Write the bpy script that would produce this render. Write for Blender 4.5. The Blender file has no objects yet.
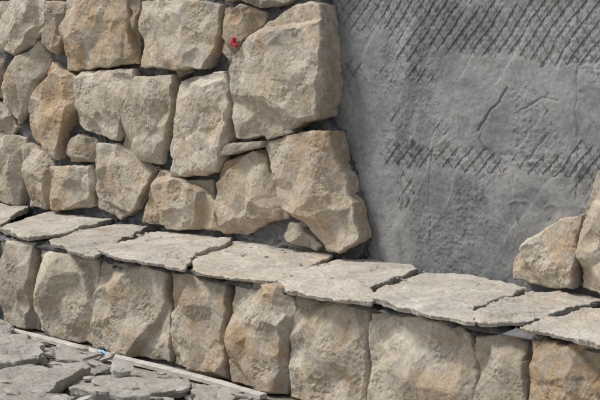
import bpy, math, random
import numpy as np
from mathutils import Matrix, Vector

rnd = random.Random(7)
# ------------------------------------------------------------------ camera
f = 1400.0
pit = math.atan(175/1400.0); al = math.atan(1450/1411.0)
Hd = np.array([-math.cos(al), math.sin(al), 0.0])
Rt = np.array([math.sin(al), math.cos(al), 0.0])
Fw = Hd*math.cos(pit) + np.array([0, 0, -math.sin(pit)])
Up = Hd*math.sin(pit) + np.array([0, 0, math.cos(pit)])
CAM = np.array([0.0, 0.0, 1.48])
def ray(px, py):
    return Fw*f + Rt*(px-300) + Up*(200-py)
r = ray(0, 325); t = -CAM[2]/r[2]
CAM[1] = -(t*r[1])
def on_y(px, py, y):           # surveyed point on the vertical plane y = const -> (x, z)
    r = ray(px, py); t = (y-CAM[1])/r[1]; p = CAM+t*r
    return (p[0], p[2])
def on_z(px, py, z):           # surveyed point on the horizontal plane z = const -> (x, y)
    r = ray(px, py); t = (z-CAM[2])/r[2]; p = CAM+t*r
    return (p[0], p[1])
sc = bpy.context.scene
cd = bpy.data.cameras.new("camera"); co = bpy.data.objects.new("camera", cd)
sc.collection.objects.link(co)
cd.sensor_width = 36; cd.lens = 36*f/600; cd.clip_end = 2000; cd.clip_start = 0.05
m = Matrix(((Rt[0], Up[0], -Fw[0], CAM[0]), (Rt[1], Up[1], -Fw[1], CAM[1]), (Rt[2], Up[2], -Fw[2], CAM[2]), (0, 0, 0, 1)))
co.matrix_world = m
sc.camera = co
YU, YR, ZL = 0.54, 0.64, 0.475

# ------------------------------------------------------------------ noise
nr = np.random.RandomState(3)
perm = nr.permutation(256); G = nr.normal(size=(256, 3)); G /= np.linalg.norm(G, axis=1)[:, None]
def pn(P):
    i = np.floor(P).astype(int); fr = P-i; u = fr**3*(fr*(fr*6-15)+10)
    out = 0
    for dx in (0, 1):
        a = perm[(i[:, 0]+dx) & 255]; wx = u[:, 0] if dx else 1-u[:, 0]
        for dy in (0, 1):
            b = perm[(a+i[:, 1]+dy) & 255]; wy = u[:, 1] if dy else 1-u[:, 1]
            for dz in (0, 1):
                c = perm[(b+i[:, 2]+dz) & 255]; wz = u[:, 2] if dz else 1-u[:, 2]
                g = G[c]
                out = out + wx*wy*wz*(g[:, 0]*(fr[:, 0]-dx)+g[:, 1]*(fr[:, 1]-dy)+g[:, 2]*(fr[:, 2]-dz))
    return out*1.6
def fbm(P, s, o=3, g=0.5):
    r = 0; a = 1
    for k in range(o):
        r = r+a*pn(P*s+17.3*k); s *= 2.03; a *= g
    return r

# ------------------------------------------------------------------ materials
def newmat(name):
    m = bpy.data.materials.new(name); m.use_nodes = True
    nt = m.node_tree; b = nt.nodes["Principled BSDF"]
    b.inputs["Specular IOR Level"].default_value = 0.12
    return m, nt, b
def N(nt, t, **k):
    n = nt.nodes.new(t)
    for a, v in k.items():
        setattr(n, a, v)
    return n
def noise(nt, co, s, d=5, r=0.6, dist=0.0):
    n = N(nt, "ShaderNodeTexNoise"); n.inputs["Scale"].default_value = s; n.inputs["Detail"].default_value = d
    n.inputs["Roughness"].default_value = r; n.inputs["Distortion"].default_value = dist
    nt.links.new(co, n.inputs["Vector"]); return n.outputs["Fac"]
def ramp(nt, fac, stops):
    n = N(nt, "ShaderNodeValToRGB"); e = n.color_ramp.elements
    while len(e) < len(stops): e.new(0.5)
    for i, (p, c) in enumerate(stops):
        e[i].position = p; e[i].color = (c, c, c, 1) if not isinstance(c, tuple) else (*c, 1)
    nt.links.new(fac, n.inputs["Fac"]); return n.outputs["Color"]
def mix(nt, fac, a, b, mode='MIX'):
    n = N(nt, "ShaderNodeMix", data_type='RGBA', blend_type=mode)
    for s, v in ((0, fac), (6, a), (7, b)):
        if hasattr(v, "links"): nt.links.new(v, n.inputs[s])
        else: n.inputs[s].default_value = v if s == 0 else (*v, 1)
    return n.outputs[2]
def math_(nt, op, a, b, clamp=False):
    n = N(nt, "ShaderNodeMath", operation=op); n.use_clamp = clamp
    for s, v in ((0, a), (1, b)):
        if hasattr(v, "links"): nt.links.new(v, n.inputs[s])
        else: n.inputs[s].default_value = v
    return n.outputs[0]
def bump(nt, b, hs):
    prev = None
    for h, st, d in hs:
        n = N(nt, "ShaderNodeBump"); n.inputs["Strength"].default_value = st; n.inputs["Distance"].default_value = d
        nt.links.new(h, n.inputs["Height"])
        if prev: nt.links.new(prev, n.inputs["Normal"])
        prev = n.outputs["Normal"]
    nt.links.new(prev, b.inputs["Normal"])

def stone_mat(name, cA, cB, cC, och, dust=0.0, bs=1.0):
    m, nt, b = newmat(name)
    tc = N(nt, "ShaderNodeTexCoord"); oi = N(nt, "ShaderNodeObjectInfo")
    sep = N(nt, "ShaderNodeSeparateColor"); nt.links.new(oi.outputs["Color"], sep.inputs[0])
    va = N(nt, "ShaderNodeVectorMath", operation='MULTIPLY_ADD')
    cmb = N(nt, "ShaderNodeCombineXYZ")
    for i in range(3): nt.links.new(oi.outputs["Random"], cmb.inputs[i])
    nt.links.new(cmb.outputs[0], va.inputs[0]); va.inputs[1].default_value = (40, 23, 31)
    nt.links.new(tc.outputs["Object"], va.inputs[2]); C = va.outputs[0]
    base = ramp(nt, noise(nt, C, 5, 6, 0.70, 0.5), [(0.37, cB), (0.5, cA), (0.62, cC)])
    am = math_(nt, 'MULTIPLY', sep.outputs[0], 0.30)
    k = math_(nt, 'SUBTRACT', math_(nt, 'ADD', noise(nt, C, 4.0, 6, 0.68, 1.0), am), 0.58)
    k = math_(nt, 'MULTIPLY', k, 4.5, True)
    k = math_(nt, 'MULTIPLY', k, ramp(nt, noise(nt, C, 26, 4, 0.7), [(0.3, 0.2), (0.62, 0.85)]))
    och2 = ramp(nt, noise(nt, C, 14, 3, 0.6), [(0.35, och), (0.65, (och[0]*1.2, och[1]*1.3, och[2]*1.6))])
    col = mix(nt, k, base, och2)
    g = ramp(nt, noise(nt, C, 8, 6, 0.74, 0.6), [(0.49, 0.0), (0.62, 0.6)])
    col = mix(nt, g, col, (0.345, 0.325, 0.29))
    mt = ramp(nt, noise(nt, C, 60, 5, 0.82), [(0.28, 0.60), (0.5, 1.0), (0.75, 1.16)])
    col = mix(nt, 1.0, col, mt, 'MULTIPLY')
    v = N(nt, "ShaderNodeTexVoronoi"); v.inputs["Scale"].default_value = 60; nt.links.new(C, v.inputs["Vector"])
    pits = ramp(nt, v.outputs["Distance"], [(0.08, 1.0), (0.22, 0.0)])
    pm = ramp(nt, noise(nt, C, 9, 3), [(0.48, 0.0), (0.58, 0.65)])
    col = mix(nt, math_(nt, 'MULTIPLY', pits, pm), col, (0.17, 0.14, 0.105))
    if dust:
        dn = ramp(nt, noise(nt, C, 6, 5, 0.7), [(0.4, 0.0), (0.65, dust)])
        col = mix(nt, dn, col, (0.47, 0.455, 0.425))
    val = N(nt, "ShaderNodeHueSaturation"); nt.links.new(sep.outputs[1], val.inputs["Value"]); nt.links.new(col, val.inputs["Color"])
    nt.links.new(val.outputs[0], b.inputs["Base Color"])
    b.inputs["Roughness"].default_value = 0.95
    bump(nt, b, [(noise(nt, C, 60, 7, 0.8), 0.8*bs, 0.008), ])
    return m
M_st = stone_mat("limestone", (0.53, 0.462, 0.362), (0.41, 0.35, 0.27), (0.61, 0.56, 0.465), (0.45, 0.28, 0.12))
M_sl = stone_mat("dusty_limestone_slab", (0.52, 0.472, 0.395), (0.41, 0.37, 0.305), (0.58, 0.54, 0.465), (0.46, 0.33, 0.19), 0.35, 0.6)
M_rb = stone_mat("rubble_limestone", (0.40, 0.372, 0.328), (0.32, 0.298, 0.264), (0.48, 0.45, 0.40), (0.42, 0.33, 0.22), 0.3, 0.7)

def mortar_mat(name, c1, c2, c3, lo=0.38, hi=0.62, bs=1.0, patch=0.6):
    m, nt, b = newmat(name)
    tc = N(nt, "ShaderNodeTexCoord"); C = tc.outputs["Object"]
    mp = N(nt, "ShaderNodeMapping"); mp.inputs["Scale"].default_value = (1, 1, 0.7); nt.links.new(C, mp.inputs[0])
    base = ramp(nt, noise(nt, mp.outputs[0], 2.8, 7, 0.68, 0.8), [(lo, c1), (0.5, c2), (hi, c3)])
    pt = ramp(nt, noise(nt, C, 9, 7, 0.75, 0.5), [(0.5, 0.0), (0.70, patch)])
    col = mix(nt, pt, base, (c3[0]*1.25, c3[1]*1.25, c3[2]*1.23))
    mt = ramp(nt, noise(nt, C, 60, 6, 0.82), [(0.25, 0.66), (0.5, 1.0), (0.8, 1.18)])
    col = mix(nt, 1.0, col, mt, 'MULTIPLY')
    nt.links.new(col, b.inputs["Base Color"]); b.inputs["Roughness"].default_value = 0.85
    bump(nt, b, [(noise(nt, C, 28, 8, 0.78), 0.6*bs, 0.010)])
    return m
M_rn = mortar_mat("cement_render", (0.18, 0.182, 0.182), (0.245, 0.247, 0.245), (0.305, 0.305, 0.30), lo=.4, hi=.6, bs=1.0)
M_mo = mortar_mat("wet_mortar", (0.07, 0.072, 0.075), (0.13, 0.132, 0.134), (0.21, 0.21, 0.208), bs=1.6)
M_lath = mortar_mat("mortar_coated_lath", (0.11, 0.11, 0.11), (0.155, 0.155, 0.154), (0.21, 0.21, 0.208))
M_gr = mortar_mat("dusty_ground", (0.24, 0.225, 0.195), (0.31, 0.295, 0.26), (0.38, 0.365, 0.33), bs=2.0)

def simple(name, c, rough=0.6, var=0.25, s=30):
    m, nt, b = newmat(name)
    tc = N(nt, "ShaderNodeTexCoord"); C = tc.outputs["Object"]
    col = ramp(nt, noise(nt, C, s, 6, 0.65), [(0.3, tuple(x*(1-var) for x in c)), (0.7, tuple(min(1, x*(1+var)) for x in c))])
    nt.links.new(col, b.inputs["Base Color"]); b.inputs["Roughness"].default_value = rough
    bump(nt, b, [(noise(nt, C, s*3, 4), 0.3, 0.002)])
    return m
M_wd = simple("pale_dusty_timber", (0.50, 0.47, 0.42), 0.85, 0.25, 14)
M_red = simple("red_plastic", (0.45, 0.03, 0.05), 0.4, 0.1)
M_blu = simple("light_blue_plastic", (0.35, 0.55, 0.68), 0.45, 0.12)

# ------------------------------------------------------------------ helpers
def empty(name):
    e = bpy.data.objects.new(name, None); sc.collection.objects.link(e); e.empty_display_size = 0.2; return e
def mkobj(name, V, F, mat, parent=None, smooth=True):
    me = bpy.data.meshes.new(name)
    V = np.asarray(V, dtype=np.float64)
    me.from_pydata(V.tolist(), [], F)
    me.materials.append(mat)
    if smooth: me.polygons.foreach_set("use_smooth", [True]*len(me.polygons))
    me.update()
    o = bpy.data.objects.new(name, me); sc.collection.objects.link(o)
    if parent: o.parent = parent
    return o
def facets(W, c, size, R, cell, q, jit):
    """crisp fracture facets: lower envelope of jittered tangent planes of a shallow paraboloid"""
    n = max(4, int((size*1.9/cell)**2)); pk = c+R.uniform(-1, 1, size=(n, 2))*size*.95
    out = np.full(len(W), 9.0)
    for p in pk:
        out = np.minimum(out, -q*((p-c)**2).sum()+R.uniform(-jit, jit)+(W-p)@(-2*q*(p-c)+R.normal(size=2)*.05))
    return out
def gen_stone(poly, seed, N_=260, M_=52, depth=0.12, relief=0.03, edge=0.010, slope=0.17, rough=1.0, chips=8, scoops=2, taper=0.008, layered=0.0, wob=1.0, edgew=0.85, fac=1.0, hmin=None):
    R = np.random.RandomState(seed)
    P = np.array(poly, float)
    A = 0.5*np.sum(P[:, 0]*np.roll(P[:, 1], -1)-np.roll(P[:, 0], -1)*P[:, 1])
    if A < 0: P = P[::-1]; A = -A
    size = math.sqrt(A); ss = min(1, size/0.25)
    Q = []
    n = len(P)
    for i in range(n):
        a, b = P[i], P[(i+1) % n]
        Q += [a*0.985+b*0.015, a*0.015+b*0.985]
    Q = np.array(Q); L = np.linalg.norm(np.roll(Q, -1, 0)-Q, axis=1); S = np.concatenate([[0], np.cumsum(L)])
    s = np.linspace(0, S[-1], N_, endpoint=False)
    QQ = np.vstack([Q, Q[:1]])
    B = np.stack([np.interp(s, S, QQ[:, 0]), np.interp(s, S, QQ[:, 1])], 1)
    off = np.array([seed*1.37 % 50, seed*0.77 % 50, seed*2.1 % 50])
    tg = np.roll(B, -2, 0)-np.roll(B, 2, 0); tg /= np.linalg.norm(tg, axis=1)[:, None]+1e-9
    nm = np.stack([tg[:, 1], -tg[:, 0]], 1)
    B3 = np.c_[B, np.zeros(N_)]+off
    b1 = fbm(B3, 13, 1); b1 = np.round(b1*2.5)/2.5*0.6+b1*0.4
    B = B+nm*((b1*0.010*ss+fbm(B3, 45, 3)*0.003)*wob)[:, None]
    c = B.mean(0)
    tt = np.linspace(0, 1, M_+1)[1:]**0.75
    W = (c[None, None]+(B-c)[None]*tt[:, None, None]).reshape(-1, 2)
    W = np.vstack([c[None], W])
    d = np.empty(len(W))
    Bs = B[::2]
    for k in range(0, len(W), 4000):
        d[k:k+4000] = np.sqrt(((W[k:k+4000, None]-Bs[None])**2).sum(2).min(1))
    d[-N_:] = 0
    W3 = np.c_[W, np.zeros(len(W))]+off
    wx = W+np.stack([fbm(W3, 14, 3), fbm(W3+7.7, 14, 3)], 1)*0.006*ss
    h = np.full(len(W), 1.0)
    for k in range(5):
        ang = R.uniform(0, 2*math.pi); rr = R.uniform(0.0, 0.45)*size
        p0 = c+rr*np.array([math.cos(ang), math.sin(ang)])
        g = np.array([math.cos(ang), math.sin(ang)])*(-R.uniform(0.1, 1.1)*slope)+R.normal(size=2)*slope*0.3
        h = np.minimum(h, relief*R.uniform(0.65, 1.0)+(wx-p0)@g)
    for k in range(chips):                                # flat spalls struck off the arris
        i = R.randint(N_); dr = c-B[i]; dr = dr/np.linalg.norm(dr); a_ = R.uniform(-.8, .8)
        dr = np.array([dr[0]*math.cos(a_)-dr[1]*math.sin(a_), dr[0]*math.sin(a_)+dr[1]*math.cos(a_)])
        h = np.minimum(h, -relief*R.uniform(-0.3, 0.6)+np.maximum((wx-B[i])@dr, -.02)*R.uniform(0.5, 2.2)*slope/.2)
    for k in range(scoops):
        i = R.randint(N_); p0 = B[i]+(c-B[i])*R.uniform(0.0, 0.5); rad = R.uniform(0.18, 0.4)*size
        q = ((wx-p0)**2).sum(1)/rad**2
        h = np.minimum(h, relief*R.uniform(0.0, 0.4)+q*relief*R.uniform(0.9, 1.6))
    h = np.maximum(h, -relief*0.7)
    if fac:
        h1 = facets(wx, c, size, R, 0.10, 1.3, 0.010)-facets(wx, c, size, R, 0.09, 1.3, 0.010)
        h = h+fac*ss*np.clip(h1*1.15, -.018, .016)
        h2 = facets(wx, c, size, R, 0.055, 1.0, 0.004)-facets(wx, c, size, R, 0.055, 1.0, 0.004)
        h = h+fac*ss*np.clip(h2*.7, -.008, .008)*np.clip(.5+fbm(W3+9, 7, 2)*2, 0, 1)
    if hmin is not None: h = np.maximum(h, hmin)
    ew = (0.008+0.012*fbm(W3, 8, 2))*edgew; ew = np.clip(ew, 0.003, 0.03)
    e = np.clip(d/ew, 0, 1); h = h-edge*(1-e)**1.6
    if layered:
        st = layered; q = (h+0.6*st*fbm(W3, 10, 2))/st; fq = np.floor(q); r_ = q-fq
        h = h+0.8*((fq+np.clip((r_-0.5)*5+0.5, 0, 1)-q)*st)*(0.6+0.4*np.clip(fbm(W3, 5, 1)*3, -1, 1))
    rz = np.clip(.6+fbm(W3+3, 9, 2)*1.5, .2, 1.4)       # some faces clean-split, others rough
    h = h+rough*rz*(np.abs(fbm(W3, 26, 4, .58))*-0.0046+fbm(W3, 85, 2)*0.0016)
    V = [np.c_[W, h]]
    hb = h[-N_:]
    J = 9
    inw = (c-B); inw /= np.linalg.norm(inw, axis=1)[:, None]+1e-9
    for j in range(1, J+1):
        u = j/J
        pb = B+inw*(taper*u**1.2)
        z = hb*(1-u)+(-depth)*u
        pb = pb+inw*(0.006*rough*fbm(np.c_[pb, z*2.5]+off, 24, 3))[:, None]
        V.append(np.c_[pb, z])
    V.append(np.array([[c[0], c[1], -depth]]))
    V = np.vstack(V)
    V3 = V+off
    V = V+rough*0.0012*np.stack([fbm(V3, 40, 2), fbm(V3+31, 40, 2), fbm(V3+67, 40, 2)], 1)
    F = []
    ar = np.arange(N_); nx = (ar+1) % N_
    F += np.stack([np.zeros(N_, int), 1+ar, 1+nx], 1).tolist()
    for k in range(M_+J-1):
        a = 1+k*N_; b = a+N_
        F += np.stack([a+ar, b+ar, b+nx, a+nx], 1).tolist()
    a = 1+(M_+J-1)*N_; last = len(V)-1
    F += np.stack([a+ar, np.full(N_, last), a+nx], 1).tolist()
    return V, F
def wallstone(name, px, parent, y0, och=0.2, val=1.0, offs=None, seed=None, world=False, mat=None, **k):
    seed = seed if seed is not None else rnd.randint(1, 9999)
    offs = rnd.uniform(-0.008, 0.02) if offs is None else offs
    y = y0-offs
    poly = px if world else [on_y(a, b, y) for a, b in px]
    V, F = gen_stone(poly, seed, **k)
    W = np.c_[V[:, 0], y-V[:, 2], V[:, 1]]
    o = mkobj(name, W, F, mat or M_st, parent); o.color = (och, val, 0, 1); return o
def slab(name, px, parent, z0, och=0.1, val=1.0, ymin=None, seed=None, mat=None, world=False, tilt=(0, 0), **k):
    seed = seed if seed is not None else rnd.randint(1, 9999)
    poly = px if world else [on_z(a, b, z0) for a, b in px]
    if ymin is not None: poly = [(x, max(y, ymin+0.02*math.sin(x*9))) for x, y in poly]
    kk = dict(depth=0.024, relief=0.010, edge=0.004, slope=0.05, rough=0.75, chips=5, scoops=1, taper=0.008, layered=0.006, edgew=0.5, fac=0.35, wob=1.6, hmin=-.006); kk.update(k)
    V, F = gen_stone(poly, seed, **kk)
    cx, cy = V[:, 0].mean(), V[:, 1].mean()
    W = np.c_[V[:, 0], V[:, 1], z0+V[:, 2]+(V[:, 0]-cx)*tilt[0]+(V[:, 1]-cy)*tilt[1]]
    o = mkobj(name, W, F, mat or M_sl, parent); o.color = (och, val, 0, 1); return o

# ------------------------------------------------------------------ upper clad wall
UW = empty("stone_clad_wall")
U = [
 ([(-4,2),(25,-3),(48,2),(46,28),(30,42),(14,56),(-4,50)],.15,1.0),
 ([(51,0),(62,3),(61,40),(52,54),(43,42)],.5,.9),
 ([(66,-7),(125,-7),(127,30),(133,64),(100,68),(64,71),(62,40)],.6,1.0),
 ([(129,-7),(140,-6),(137,30),(136,58),(131,52)],.6,.85),
 ([(140,2),(170,-3),(217,4),(213,48),(205,68),(170,70),(138,67)],.35,1.04),
 ([(220,8),(240,3),(264,12),(252,38),(226,63),(217,52)],.6,.82),
 ([(222,-9),(305,-9),(286,2),(262,9),(240,0),(222,3)],.2,.8),
 ([(174,55),(184,60),(191,71),(177,79)],1.0,.8),
 ([(4,74),(38,40),(47,60),(32,100),(15,124),(5,102)],.35,.95),
 ([(-14,60),(0,58),(1,74),(0,98),(-14,96)],.2,.8),
 ([(-14,100),(1,102),(14,128),(10,134),(-14,130)],.3,.9),
 ([(48,62),(74,78),(72,110),(60,143),(57,160),(30,138),(29,112)],.85,1.0),
 ([(78,72),(130,68),(132,90),(119,125),(116,141),(80,131),(72,122)],.15,1.03),
 ([(134,76),(173,75),(174,100),(157,166),(118,150),(122,118)],.3,.98),
 ([(177,80),(221,70),(228,110),(228,140),(224,150),(214,172),(190,177),(168,178),(168,150),(176,110)],.15,1.1),
 ([(-6,132),(20,138),(20,175),(17,206),(-6,203)],.15,.97),
 ([(23,142),(47,155),(51,168),(46,210),(26,207),(22,180)],.45,.95),
 ([(53,166),(88,165),(92,182),(90,208),(50,210)],.45,.98),
 ([(64,146),(78,134),(93,140),(92,162),(66,163)],.2,.82),
 ([(96,142),(118,144),(152,167),(151,180),(136,210),(118,222),(95,208),(93,176)],.3,1.0),
 ([(145,190),(160,171),(200,190),(212,202),(215,233),(170,229),(139,222)],.65,.98),
 ([(216,176),(224,160),(250,152),(262,150),(283,205),(285,218),(262,225),(240,238),(222,235),(214,205)],.4,1.0),
 ([(284,223),(300,228),(318,246),(312,253),(281,238)],.1,.75),
 ([(152,168),(168,180),(210,180),(212,200),(196,187),(162,170)],.2,.7),
]
for i, (p, o, v) in enumerate(U):
    A = abs(sum(p[k][0]*p[(k+1) % len(p)][1]-p[(k+1) % len(p)][0]*p[k][1] for k in range(len(p))))/2
    q = 0.5 if A < 500 else 1.0
    wallstone("stone", p, UW, YU, o, v, N_=int(300*(0.6 if q < 1 else 1)), M_=int(60*q), relief=0.034*(.5 if q < 1 else 1), slope=.18, offs=(-0.02 if q<1 else None))
wallstone("large_stone", [(262,22),(290,2),(314,3),(321,40),(323,88),(316,118),(290,128),(245,140),(233,138),(227,110),(223,72),(240,42)],
          UW, YU, .2, .98, offs=0.045, N_=420, M_=90, depth=0.14, relief=0.048, seed=41, slope=.2)
wallstone("leaning_stone", [(262,142),(290,134),(328,130),(334,160),(346,200),(355,240),(336,255),(322,250),(300,224),(284,204),(270,168)],
          UW, YU, .5, .95, offs=0.03, N_=360, M_=72, depth=0.12, relief=0.040, seed=78, slope=.19)
wallstone("stone_shim", [(205,151),(232,143),(263,141),(259,147),(232,154),(212,157)], UW, YU, .1, .8, offs=0.05, N_=160, M_=14, relief=0.008, edge=0.004, depth=0.12, scoops=1, chips=2)
wallstone("stone_shim", [(262,133),(290,127),(292,133),(266,140)], UW, YU, .2, .8, offs=0.03, N_=120, M_=12, relief=0.006, edge=0.004, depth=0.1, scoops=1, chips=2)
wallstone("stone", [(512,258),(530,238),(560,219),(579,216),(577,250),(575,290),(545,288),(512,280)], UW, YU, .45, .97, offs=-0.005, depth=0.09, seed=23, slope=.15)
wallstone("stone", [(577,262),(581,215),(591,185),(600,166),(614,156),(640,164),(650,240),(645,305),(600,296),(577,290)], UW, YU, .25, 1.02, offs=0.012, depth=0.09, seed=16, N_=340, M_=66, slope=.15)
xl = on_y(-14, 100, YU)[0]; xr = on_y(318, 0, YU)[0]
def courses(zs, x0, x1, parent, y, wmin=.2, wmax=.36):
    for z0, z1 in zip(zs[:-1], zs[1:]):
        x = x0+rnd.uniform(0, .1)-.1
        while x < x1-0.08:
            w = min(rnd.uniform(wmin, wmax), x1-x); g = 0.010; j = lambda: rnd.uniform(-.02, .02)
            if w > 0.09:
                wallstone("stone", [(x+g, z0+g), (x+w/2, z0+g+abs(j())/2), (x+w-g, z0+g), (x+w-g-abs(j()), (z0+z1)/2), (x+w-g, z1-g), (x+w/2, z1-g-abs(j())/2), (x+g, z1-g), (x+g+abs(j()), (z0+z1)/2)],
                      parent, y, rnd.choice([.1, .3, .6]), rnd.uniform(.88, 1.03), world=True, N_=110, M_=20)
            x += w
courses([1.665, 1.97, 2.28], xl-1.5, xr, UW, YU)
courses([.47, .78, 1.08, 1.38, 1.665], xl-1.5, xl+0.02, UW, YU)

bed = [(-80,-10),(322,-9),(329,40),(331,95),(326,118),(336,132),(346,160),(356,200),(364,240),(356,262),(300,262),(-80,205)]
V, F = gen_stone([on_y(a, b, YU+0.05) for a, b in bed], 5, N_=900, M_=160, depth=0.03, relief=0.02, edge=0.012, slope=0.0, rough=4.0, scoops=0, chips=0, wob=2.2, taper=0, fac=0)
V[:, 2] += 0.014*fbm(V, 9, 3)
W = np.c_[V[:, 0], YU+0.065-V[:, 2], V[:, 1]]
mkobj("mortar_bed", W, F, M_mo, UW)

# ------------------------------------------------------------------ cement rendered wall
CW = empty("cement_rendered_wall")
xa = on_y(300, 100, YR)[0]; xb = on_y(600, 100, YR)[0]
XS = np.concatenate([np.arange(xl-1.8, xa, 0.03), np.arange(xa, xb+0.1, 0.004), np.arange(xb+0.1, xb+2.2, 0.02)])
ZS = np.concatenate([np.arange(-0.05, .42, .05), np.arange(.42, 1.72, 0.004), np.arange(1.72, 2.36, 0.03)])
def seg_d(X, Z, pts):
    dm = np.full(X.shape, 9.0)
    for (ax, az), (bx, bz) in zip(pts[:-1], pts[1:]):
        L2 = (bx-ax)**2+(bz-az)**2+1e-12
        t = np.clip(((X-ax)*(bx-ax)+(Z-az)*(bz-az))/L2, 0, 1)
        dm = np.minimum(dm, np.hypot(X-ax-t*(bx-ax), Z-az-t*(bz-az)))
    return dm
cracks = [([(508,88),(499,102),(490,110),(478,130)], .006), ([(578,-10),(580,60),(577,110),(580,150),(575,200)], .003), ([(548,135),(536,150),(530,160)], .003),
          ([(456,0),(468,28),(464,50)], .002), ([(432,150),(428,205),(433,262)], .0025), ([(480,178),(484,205)], .002), ([(520,110),(545,98),(560,100)], .003),
          ([(352,90),(356,130),(366,175),(378,225)], .002)]
ridge = [([(395,150),(470,158),(560,165)], .003), ([(398,160),(404,176),(410,190)], .005), ([(414,140),(406,170),(400,205)], .005),
         ([(500,200),(560,208),(600,206)], .003), ([(360,60),(352,90)], .003), ([(590,150),(575,185),(560,205)], .004), ([(420,215),(455,222)], .003)]
def wall_h(X, Z):
    P = np.stack([X, np.zeros_like(X), Z], 1)
    w = np.stack([X+.5*Z, np.zeros_like(X), Z*0.8-.3*X], 1)
    h = fbm(P, 1.6, 2)*0.012+fbm(w, 6, 3)*0.004+fbm(P, 28, 4, .6)*0.0018
    for sgn, dd in ((1, 0.), (-1, 7.)):
        a = P@np.array([.85, 0, .5*sgn])+0.06*fbm(P+dd, 2.5, 2)
        q = a/0.17+dd; fq = q-np.floor(q); lapm = np.clip(fbm(P+dd*2, 4, 2)*3+.3, 0, 1)
        h = h+lapm*0.005*(np.clip(fq*16, 0, 1)-fq)
    dl = P@np.array([1., 0, .25])+.03*fbm(P+21, 3, 2); h = h+.0010*pn(np.stack([dl*70, 0*dl, Z*3], 1))*np.clip(fbm(P+31, 3, 2)*3+.4, 0, 1)
    rp = np.clip(fbm(P+13, 3.2, 3)*3-.4, 0, 1); h = h+rp*(np.abs(fbm(P, 34, 3, .6))*0.005)
    wob = 0.008*fbm(P, 12, 3); wob2 = 0.008*fbm(P+9, 12, 3)
    for pts, dp in cracks:
        pts = [on_y(a, b, YR) for a, b in pts]; dd = seg_d(X+wob, Z+wob2, pts)
        h = h-dp*1.4*np.exp(-(dd/0.003)**2)
    br = np.clip(fbm(P+3, 9, 2)*4, 0, 1)
    for pts, dp in ridge:
        pts = [on_y(a, b, YR) for a, b in pts]; dd = seg_d(X+wob*2, Z+wob2*2, pts)
        h = h+dp*1.3*br*np.exp(-(dd/0.007)**2)
    return h
GX, GZ = np.meshgrid(XS, ZS); shp = GX.shape

areas = [((500,8),.85,.18,1.05), ((560,40),.35,.10,.9), ((405,20),.20,.15,.8), ((355,66),.05,.05,.85), ((430,70),.10,.05,.5), ((490,161),.60,.048,1.05), ((405,155),.13,.06,1.0), ((405,188),.06,.08,.9), ((590,172),.10,.12,.85)]
areas = [(on_y(c[0], c[1], YR), rx, rz, s) for c, rx, rz, s in areas]
cw, ch = 0.060, 0.074
def lmask(X, Z):
    m = 0
    for (cx, cz), rx, rz, s in areas:
        q = ((X-cx)/rx)**2+((Z-cz)/rz)**2
        m = np.maximum(m, s*np.clip(1.5-q, 0, 1))
    P3 = np.stack([X, np.zeros_like(X), Z], 1)
    return m+0.65*fbm(P3+2, 6, 4, .6)-0.38
def wrp(X, Z):
    P3 = np.stack([X, np.zeros_like(X), Z], 1)
    return X+.014*fbm(P3+6, 3.5, 3), Z+.014*fbm(P3+11, 3.5, 3)
segs = []
for iz in range(0, 36):
    zc = 0.6+iz*ch*.5
    for ix in range(0, 48):
        xc = xa+ix*cw+(iz % 2)*cw*.5
        segs.append(((xc-cw*.5, zc), (xc, zc+ch*.5))); segs.append(((xc, zc+ch*.5), (xc+cw*.5, zc)))
def cellh(X, Z):
    X, Z = 2*X-wrp(X, Z)[0], 2*Z-wrp(X, Z)[1]
    u = (X-xa)/cw; v = (Z-.6)/ch
    a = np.abs(((u+v) % 1)-.5); b = np.abs(((u-v) % 1)-.5)
    return np.minimum(.5-a, .5-b)*2
Xr, Zr = GX.ravel(), GZ.ravel()
hh = wall_h(Xr, Zr)-0.003*np.clip(lmask(Xr, Zr)*2, 0, 1)*np.clip(cellh(Xr, Zr)*2.4, 0, 1)
V = np.c_[Xr, YR-hh, Zr]
nx_, nz_ = shp[1], shp[0]
ii, jj = np.meshgrid(np.arange(nx_-1), np.arange(nz_-1)); a = (jj*nx_+ii).ravel()
F = np.stack([a, a+1, a+1+nx_, a+nx_], 1).tolist()
mkobj("render_coat", V, F, M_rn, CW)
def boxmesh(x0, x1, y0, y1, z0, z1):
    V = [(x, y, z) for x in (x0, x1) for y in (y0, y1) for z in (z0, z1)]
    F = [(0, 1, 3, 2), (4, 6, 7, 5), (0, 4, 5, 1), (2, 3, 7, 6), (0, 2, 6, 4), (1, 5, 7, 3)]
    return V, F
V, F = boxmesh(XS[0]+.01, XS[-1]-.01, YR+0.05, YR+.35, -0.05, 2.33)
mkobj("wall_core", V, F, M_rn, CW, smooth=False)
K = 11
LV, LF = [], []
S = np.array(segs); tk = np.linspace(0, 1, K)
X = S[:, 0, 0, None]+(S[:, 1, 0]-S[:, 0, 0])[:, None]*tk; Z = S[:, 0, 1, None]+(S[:, 1, 1]-S[:, 0, 1])[:, None]*tk
Xf, Zf = wrp(X.ravel(), Z.ravel())
hgt = wall_h(Xf, Zf); mk = lmask(Xf, Zf); thin = fbm(np.stack([Xf, 0*Xf, Zf], 1)+1.7, 22, 3, .6)
mk = (mk+.45*thin).reshape(X.shape); hgt = hgt.reshape(X.shape); X = Xf.reshape(X.shape); Z = Zf.reshape(X.shape)
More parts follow.
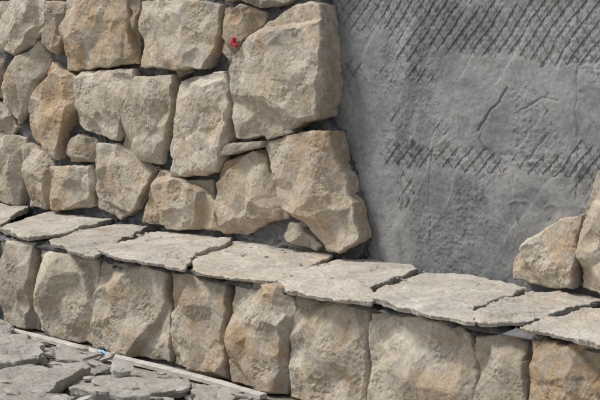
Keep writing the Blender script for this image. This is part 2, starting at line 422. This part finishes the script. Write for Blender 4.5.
for r_ in range(X.shape[0]):
    if mk[r_].max() < 0: continue
    base = len(LV)
    dx = X[r_, -1]-X[r_, 0]; dz = Z[r_, -1]-Z[r_, 0]; L = math.hypot(dx, dz); nxx, nzz = -dz/L, dx/L
    for k in range(K):
        hw = 0.0013; up = hgt[r_, k]+max(-.006, min(0.0012, -0.002+mk[r_, k]*0.014))
        for s_, dh in ((-2.2, -0.004), (-.8, 0), (.8, 0), (2.2, -0.004)):
            LV.append((X[r_, k]+nxx*hw*s_, YR-(up+dh), Z[r_, k]+nzz*hw*s_))
    for k in range(K-1):
        a = base+k*4
        for s_ in range(3):
            LF.append((a+s_, a+s_+1, a+s_+5, a+s_+4))
mkobj("expanded_metal_lath", LV, LF, M_lath, CW)

# ------------------------------------------------------------------ low wall
LW = empty("low_stone_wall")
Ls = [
 ([(-2,240),(34,243),(37,280),(35,331),(-2,323)],.15,.9),
 ([(37,250),(92,260),(95,290),(94,346),(60,340),(37,331)],.3,1.0),
 ([(97,260),(150,266),(165,273),(166,330),(168,362),(130,356),(96,347),(97,300)],.3,1.0),
 ([(168,271),(222,281),(227,310),(226,381),(200,377),(170,366),(167,320)],.5,.9),
 ([(229,285),(250,283),(287,288),(291,310),(285,350),(282,396),(230,383),(228,330)],.5,.98),
 ([(292,295),(335,300),(366,310),(367,350),(363,417),(285,397),(287,340)],.3,1.0),
 ([(368,312),(420,316),(468,333),(475,360),(474,446),(365,419)],.25,1.03),
 ([(473,336),(505,333),(522,343),(528,380),(533,461),(477,448)],.2,.95),
 ([(524,336),(560,343),(606,350),(612,420),(612,481),(536,463),(529,380)],1.15,.9),
]
for i, (p, o, v) in enumerate(Ls):
    wallstone("stone", p, LW, 0.0, o, v, N_=340, M_=68, relief=0.034, depth=0.14, offs=rnd.uniform(-.01, .012), edge=0.009, slope=.17, chips=9, taper=.004)
xe = on_y(616, 400, 0)[0]; xs = on_y(-4, 300, 0)[0]
courses([0.01, .43], xe, xe+2.0, LW, 0, .26, .4)
courses([0.01, .43], xs-3.0, xs-.01, LW, 0, .26, .4)
ux = np.arange(xs-3.0, xe+2.0, 0.012)
prof = [(0.055, z) for z in np.arange(-0.03, .40, .012)]+[(0.055+0.01*k, .40+.014*min(k, 2)/2) for k in range(1, 60)]
prof = np.array(prof)
GX, GI = np.meshgrid(ux, np.arange(len(prof)))
P = np.c_[GX.ravel(), prof[GI.ravel(), 0], prof[GI.ravel(), 1]]
dn = fbm(P, 14, 3)*0.020+np.abs(fbm(P, 45, 2))*0.006
top = GI.ravel() > 35
P[:, 1] -= np.where(top, 0.3*dn, dn); P[:, 2] += np.where(top, dn, 0)
nx_ = len(ux); ii, jj = np.meshgrid(np.arange(nx_-1), np.arange(len(prof)-1)); a = (jj*nx_+ii).ravel()
mkobj("mortar_core", P, np.stack([a, a+1, a+1+nx_, a+nx_], 1).tolist(), M_mo, LW)
Sl = [
 ([(-30,206),(0,206),(34,207),(12,216),(-2,224),(-30,222)],.1,.9),
 ([(-2,227),(34,216),(62,208),(104,211),(117,219),(100,225),(60,233),(22,238)],.05,.92),
 ([(48,239),(88,229),(108,226),(150,229),(128,238),(95,252),(72,250)],.05,.84),
 ([(93,244),(128,240),(150,231),(200,232),(234,238),(226,246),(196,254),(184,266),(150,263),(95,254)],.15,.97),
 ([(189,258),(204,252),(240,239),(290,244),(335,258),(304,268),(276,280),(230,276),(194,270)],.5,.98),
 ([(276,276),(318,263),(350,257),(385,260),(421,270),(408,275),(374,289),(356,304),(300,298),(274,290)],.25,1.0),
 ([(366,293),(400,280),(424,272),(470,275),(526,289),(505,297),(474,308),(464,322),(420,315),(366,304)],.15,.94),
 ([(473,312),(510,298),(530,291),(572,291),(604,298),(585,305),(530,319),(472,322)],.3,.92),
 ([(512,328),(535,320),(606,306),(640,310),(640,356),(590,352),(515,336)],.45,.97),
]
for i, (p, o, v) in enumerate(Sl):
    slab("capping_slab", p, LW, ZL+rnd.uniform(-.006, .006), o, v, ymin=-0.05, N_=460, M_=74, tilt=(rnd.uniform(-.015, .015), rnd.uniform(0, .03)))
x = on_z(640, 320, ZL)[0]+.02
for k in range(5):
    w = rnd.uniform(.3, .5); slab("capping_slab", [(x, -.04), (x+w-.02, -.03), (x+w-.03, .55), (x+.02, .56)], LW, ZL, .1, .97, world=True, N_=160, M_=30); x += w
x = on_z(-30, 214, ZL)[0]
for k in range(6):
    w = rnd.uniform(.3, .5); slab("capping_slab", [(x-w+.02, -.04), (x-.03, -.03), (x-.03, .5), (x-w+.02, .5)], LW, ZL, .1, .93, world=True, N_=160, M_=30); x -= w
xx = np.arange(xs-.5, xe+.4, 0.006); nb = 14; BV = []
for k in range(nb):
    an = math.pi*2*k/nb
    P = np.c_[xx, np.full(len(xx), 0.045+0.040*-math.cos(an)), np.full(len(xx), .428+0.014*math.sin(an))]
    dn = fbm(P, 11, 4, .6)*0.022+fbm(P, 60, 2)*0.005
    P[:, 1] += dn*math.cos(an)-0.01*fbm(P, 4, 2); P[:, 2] += dn*math.sin(an)
    BV.append(P)
BV = np.vstack(BV); n_ = len(xx); F = []
for k in range(nb):
    a = k*n_+np.arange(n_-1); b = ((k+1) % nb)*n_+np.arange(n_-1)
    F += np.stack([a, b, b+1, a+1], 1).tolist()
mkobj("bed_joint_mortar", BV, F, M_mo, LW)

# ------------------------------------------------------------------ ground
V = [(-600, -600, 0), (600, -600, 0), (600, 600, 0), (-600, 600, 0)]
mkobj("ground", V, [(0, 1, 2, 3)], M_gr, smooth=False)
RB = empty("stone_rubble")
Gs = [([(-6,340),(20,331),(43,342),(41,352),(16,362),(-6,364)],.10,1.0,.08),
 ([(70,380),(108,371),(188,378),(193,386),(150,397),(96,396),(68,388)],.05,.9,.045),
 ([(-6,374),(30,366),(70,373),(60,386),(20,396),(-6,394)],.05,.85,.05),
 ([(30,384),(84,362),(90,367),(38,392)],.3,.9,.075),
 ([(52,350),(98,358),(122,366),(95,372),(58,364)],.1,.9,.03),
 ([(128,366),(160,372),(178,379),(150,380),(126,374)],.3,.8,.025),
 ([(190,388),(226,386),(252,397),(240,405),(195,402)],.05,.9,.035),
 ([(-10,398),(60,393),(74,406),(30,420),(-10,420)],.05,.85,.05),
 ([(80,400),(150,399),(182,408),(150,420),(92,416)],.1,.9,.03),
 ([(-4,318),(14,326),(10,334),(-10,334)],.1,.9,.06)]
for p, o, v, z in Gs:
    slab("stone_slab", p, RB, z, o, v, mat=M_rb, N_=240, M_=40, layered=.008, fac=.5, depth=z*0.9 if z < .05 else .045, tilt=(rnd.uniform(-.08, .08), rnd.uniform(-.08, .08)))
CV, CF = [], []
def chip(x, y, s, z=0.0):
    n = rnd.randint(5, 8); fl = rnd.uniform(.2, .5); b = len(CV); ro = rnd.uniform(0, 6.28)
    tx, ty = rnd.uniform(-.3, .3), rnd.uniform(-.3, .3)
    for lev, sc_ in ((-.5, .9), (.25, 1.0), (.5, .7)):
        for k in range(n):
            a = ro+2*math.pi*k/n+rnd.uniform(-.2, .2); rr = s*sc_*rnd.uniform(.7, 1.1)
            px, py = math.cos(a)*rr, math.sin(a)*rr*.75
            CV.append((x+px, y+py, z+s*fl*(lev+.45)+px*tx+py*ty))
    CV.append((x, y, z+s*fl*1.0))
    for l in range(2):
        for k in range(n):
            k2 = (k+1) % n; CF.append((b+l*n+k, b+l*n+k2, b+(l+1)*n+k2, b+(l+1)*n+k))
    for k in range(n): CF.append((b+2*n+k, b+2*n+(k+1) % n, b+3*n))
for k in range(3600):
    x = rnd.uniform(xs-1.5, xe+1.0); y = -0.12-abs(rnd.gauss(0, .55))
    chip(x, y, rnd.choice([.006, .009, .012, .018, .03, .045, .06])*rnd.uniform(.7, 1.3))
for k in range(160):
    chip(rnd.uniform(xs-1.5, xe+1), -rnd.uniform(.02, .12), rnd.uniform(.005, .018))
for k in range(55):     # shards heaped on the big pieces
    x, y = on_z(rnd.uniform(-5, 240), rnd.uniform(345, 400), .05)
    if y < -.14: chip(x, y, rnd.uniform(.025, .07), rnd.uniform(.03, .06))
for k in range(260):
    x = rnd.uniform(xs, xe); chip(x, rnd.uniform(.30, .60), rnd.uniform(.004, .014), ZL)
o = mkobj("chips", CV, CF, M_rb, RB, smooth=False); o.color = (.1, 1.0, 0, 1)

xx = np.arange(xs-1.2, on_z(276, 399, 0)[0], .02); V = []
sect = [(-.02, .002), (.018, .002), (.02, .005), (.02, .018), (.017, .021), (-.017, .021), (-.02, .018)]
for x in xx:
    p = np.array([[x, 0, 0]]); dy = 0.022*fbm(p, 1.3, 2)[0]; dz = .008*abs(fbm(p+3, 1.1, 1)[0])+.004
    for a, b in sect:
        q = np.array([[x, a*10, b*10]]); V.append((x, -0.075+a+dy+.002*fbm(q, 14, 1)[0], b+dz+.001*fbm(q+5, 14, 1)[0]))
F = []; ns = len(sect)
for k in range(len(xx)-1):
    for s in range(ns):
        s2 = (s+1) % ns; F.append((k*ns+s, k*ns+s2, (k+1)*ns+s2, (k+1)*ns+s))
F.append(tuple(range(ns))[::-1]); F.append(tuple((len(xx)-1)*ns+s for s in range(ns)))
mkobj("timber_batten", V, F, M_wd, smooth=False)

import bmesh
def clip(name, x, y, z, s, mat, rot):
    bm = bmesh.new()
    pts = [(-1, -.5), (1, -.6), (1.1, -.1), (.2, 0), (.15, .7), (-.35, .75), (-.45, .1), (-1, 0)]
    fr = [bm.verts.new((a*s, -s*.25, b*s)) for a, b in pts]; bk = [bm.verts.new((a*s, s*.25, b*s)) for a, b in pts]
    bm.faces.new(fr); bm.faces.new(bk[::-1])
    for i in range(len(pts)):
        j = (i+1) % len(pts); bm.faces.new((fr[j], fr[i], bk[i], bk[j]))
    bmesh.ops.recalc_face_normals(bm, faces=bm.faces)
    bmesh.ops.bevel(bm, geom=bm.edges[:], offset=s*.07, segments=2, affect='EDGES')
    me = bpy.data.meshes.new(name); bm.to_mesh(me); bm.free(); me.materials.append(mat)
    o = bpy.data.objects.new(name, me); sc.collection.objects.link(o); o.location = (x, y, z); o.rotation_euler = rot; return o
x, z = on_y(235, 42, YU-.05)
clip("red_plastic_clip", x, YU-.055, z, .028, M_red, (.1, .3, -.3))
x, y = on_z(104, 352, .04); n = 14; V = []; F = []
for i in range(n):
    for j in range(n):
        a, b = i/(n-1)-.5, j/(n-1)-.5
        q = np.array([[a*3, b*3, 1.0]]); V.append((x+a*.08, y+b*.03, .036+.012*fbm(q, 1.1, 2)[0]))
for i in range(n-1):
    for j in range(n-1): F.append((i*n+j, (i+1)*n+j, (i+1)*n+j+1, i*n+j+1))
mkobj("blue_plastic_scrap", V, F, M_blu)

# ------------------------------------------------------------------ light
w = bpy.data.worlds.new("World"); sc.world = w; w.use_nodes = True
nt = w.node_tree; bg = nt.nodes["Background"]; sky = nt.nodes.new("ShaderNodeTexSky")
sky.sky_type = 'NISHITA'; sky.sun_disc = False
el = math.radians(55)
D = Vector((-0.62, -0.55, 0)).normalized()*math.cos(el)+Vector((0, 0, math.sin(el)))   # towards the sun
sky.sun_elevation = el; sky.sun_rotation = math.atan2(D.x, D.y); sky.air_density = 1.0; sky.dust_density = 3.0; sky.ozone_density = 1.0
hs = nt.nodes.new("ShaderNodeHueSaturation"); hs.inputs["Saturation"].default_value = 0.5
nt.links.new(sky.outputs[0], hs.inputs["Color"]); nt.links.new(hs.outputs[0], bg.inputs[0])
bg.inputs["Strength"].default_value = 0.145
sd = bpy.data.lights.new("sun", 'SUN'); sd.energy = 2.6; sd.angle = math.radians(14); sd.color = (1, .97, .92)
so = bpy.data.objects.new("sun", sd); sc.collection.objects.link(so); so.rotation_euler = D.to_track_quat('Z', 'Y').to_euler()
sc.view_settings.view_transform = 'Standard'; sc.view_settings.look = 'None'; sc.view_settings.exposure = 0
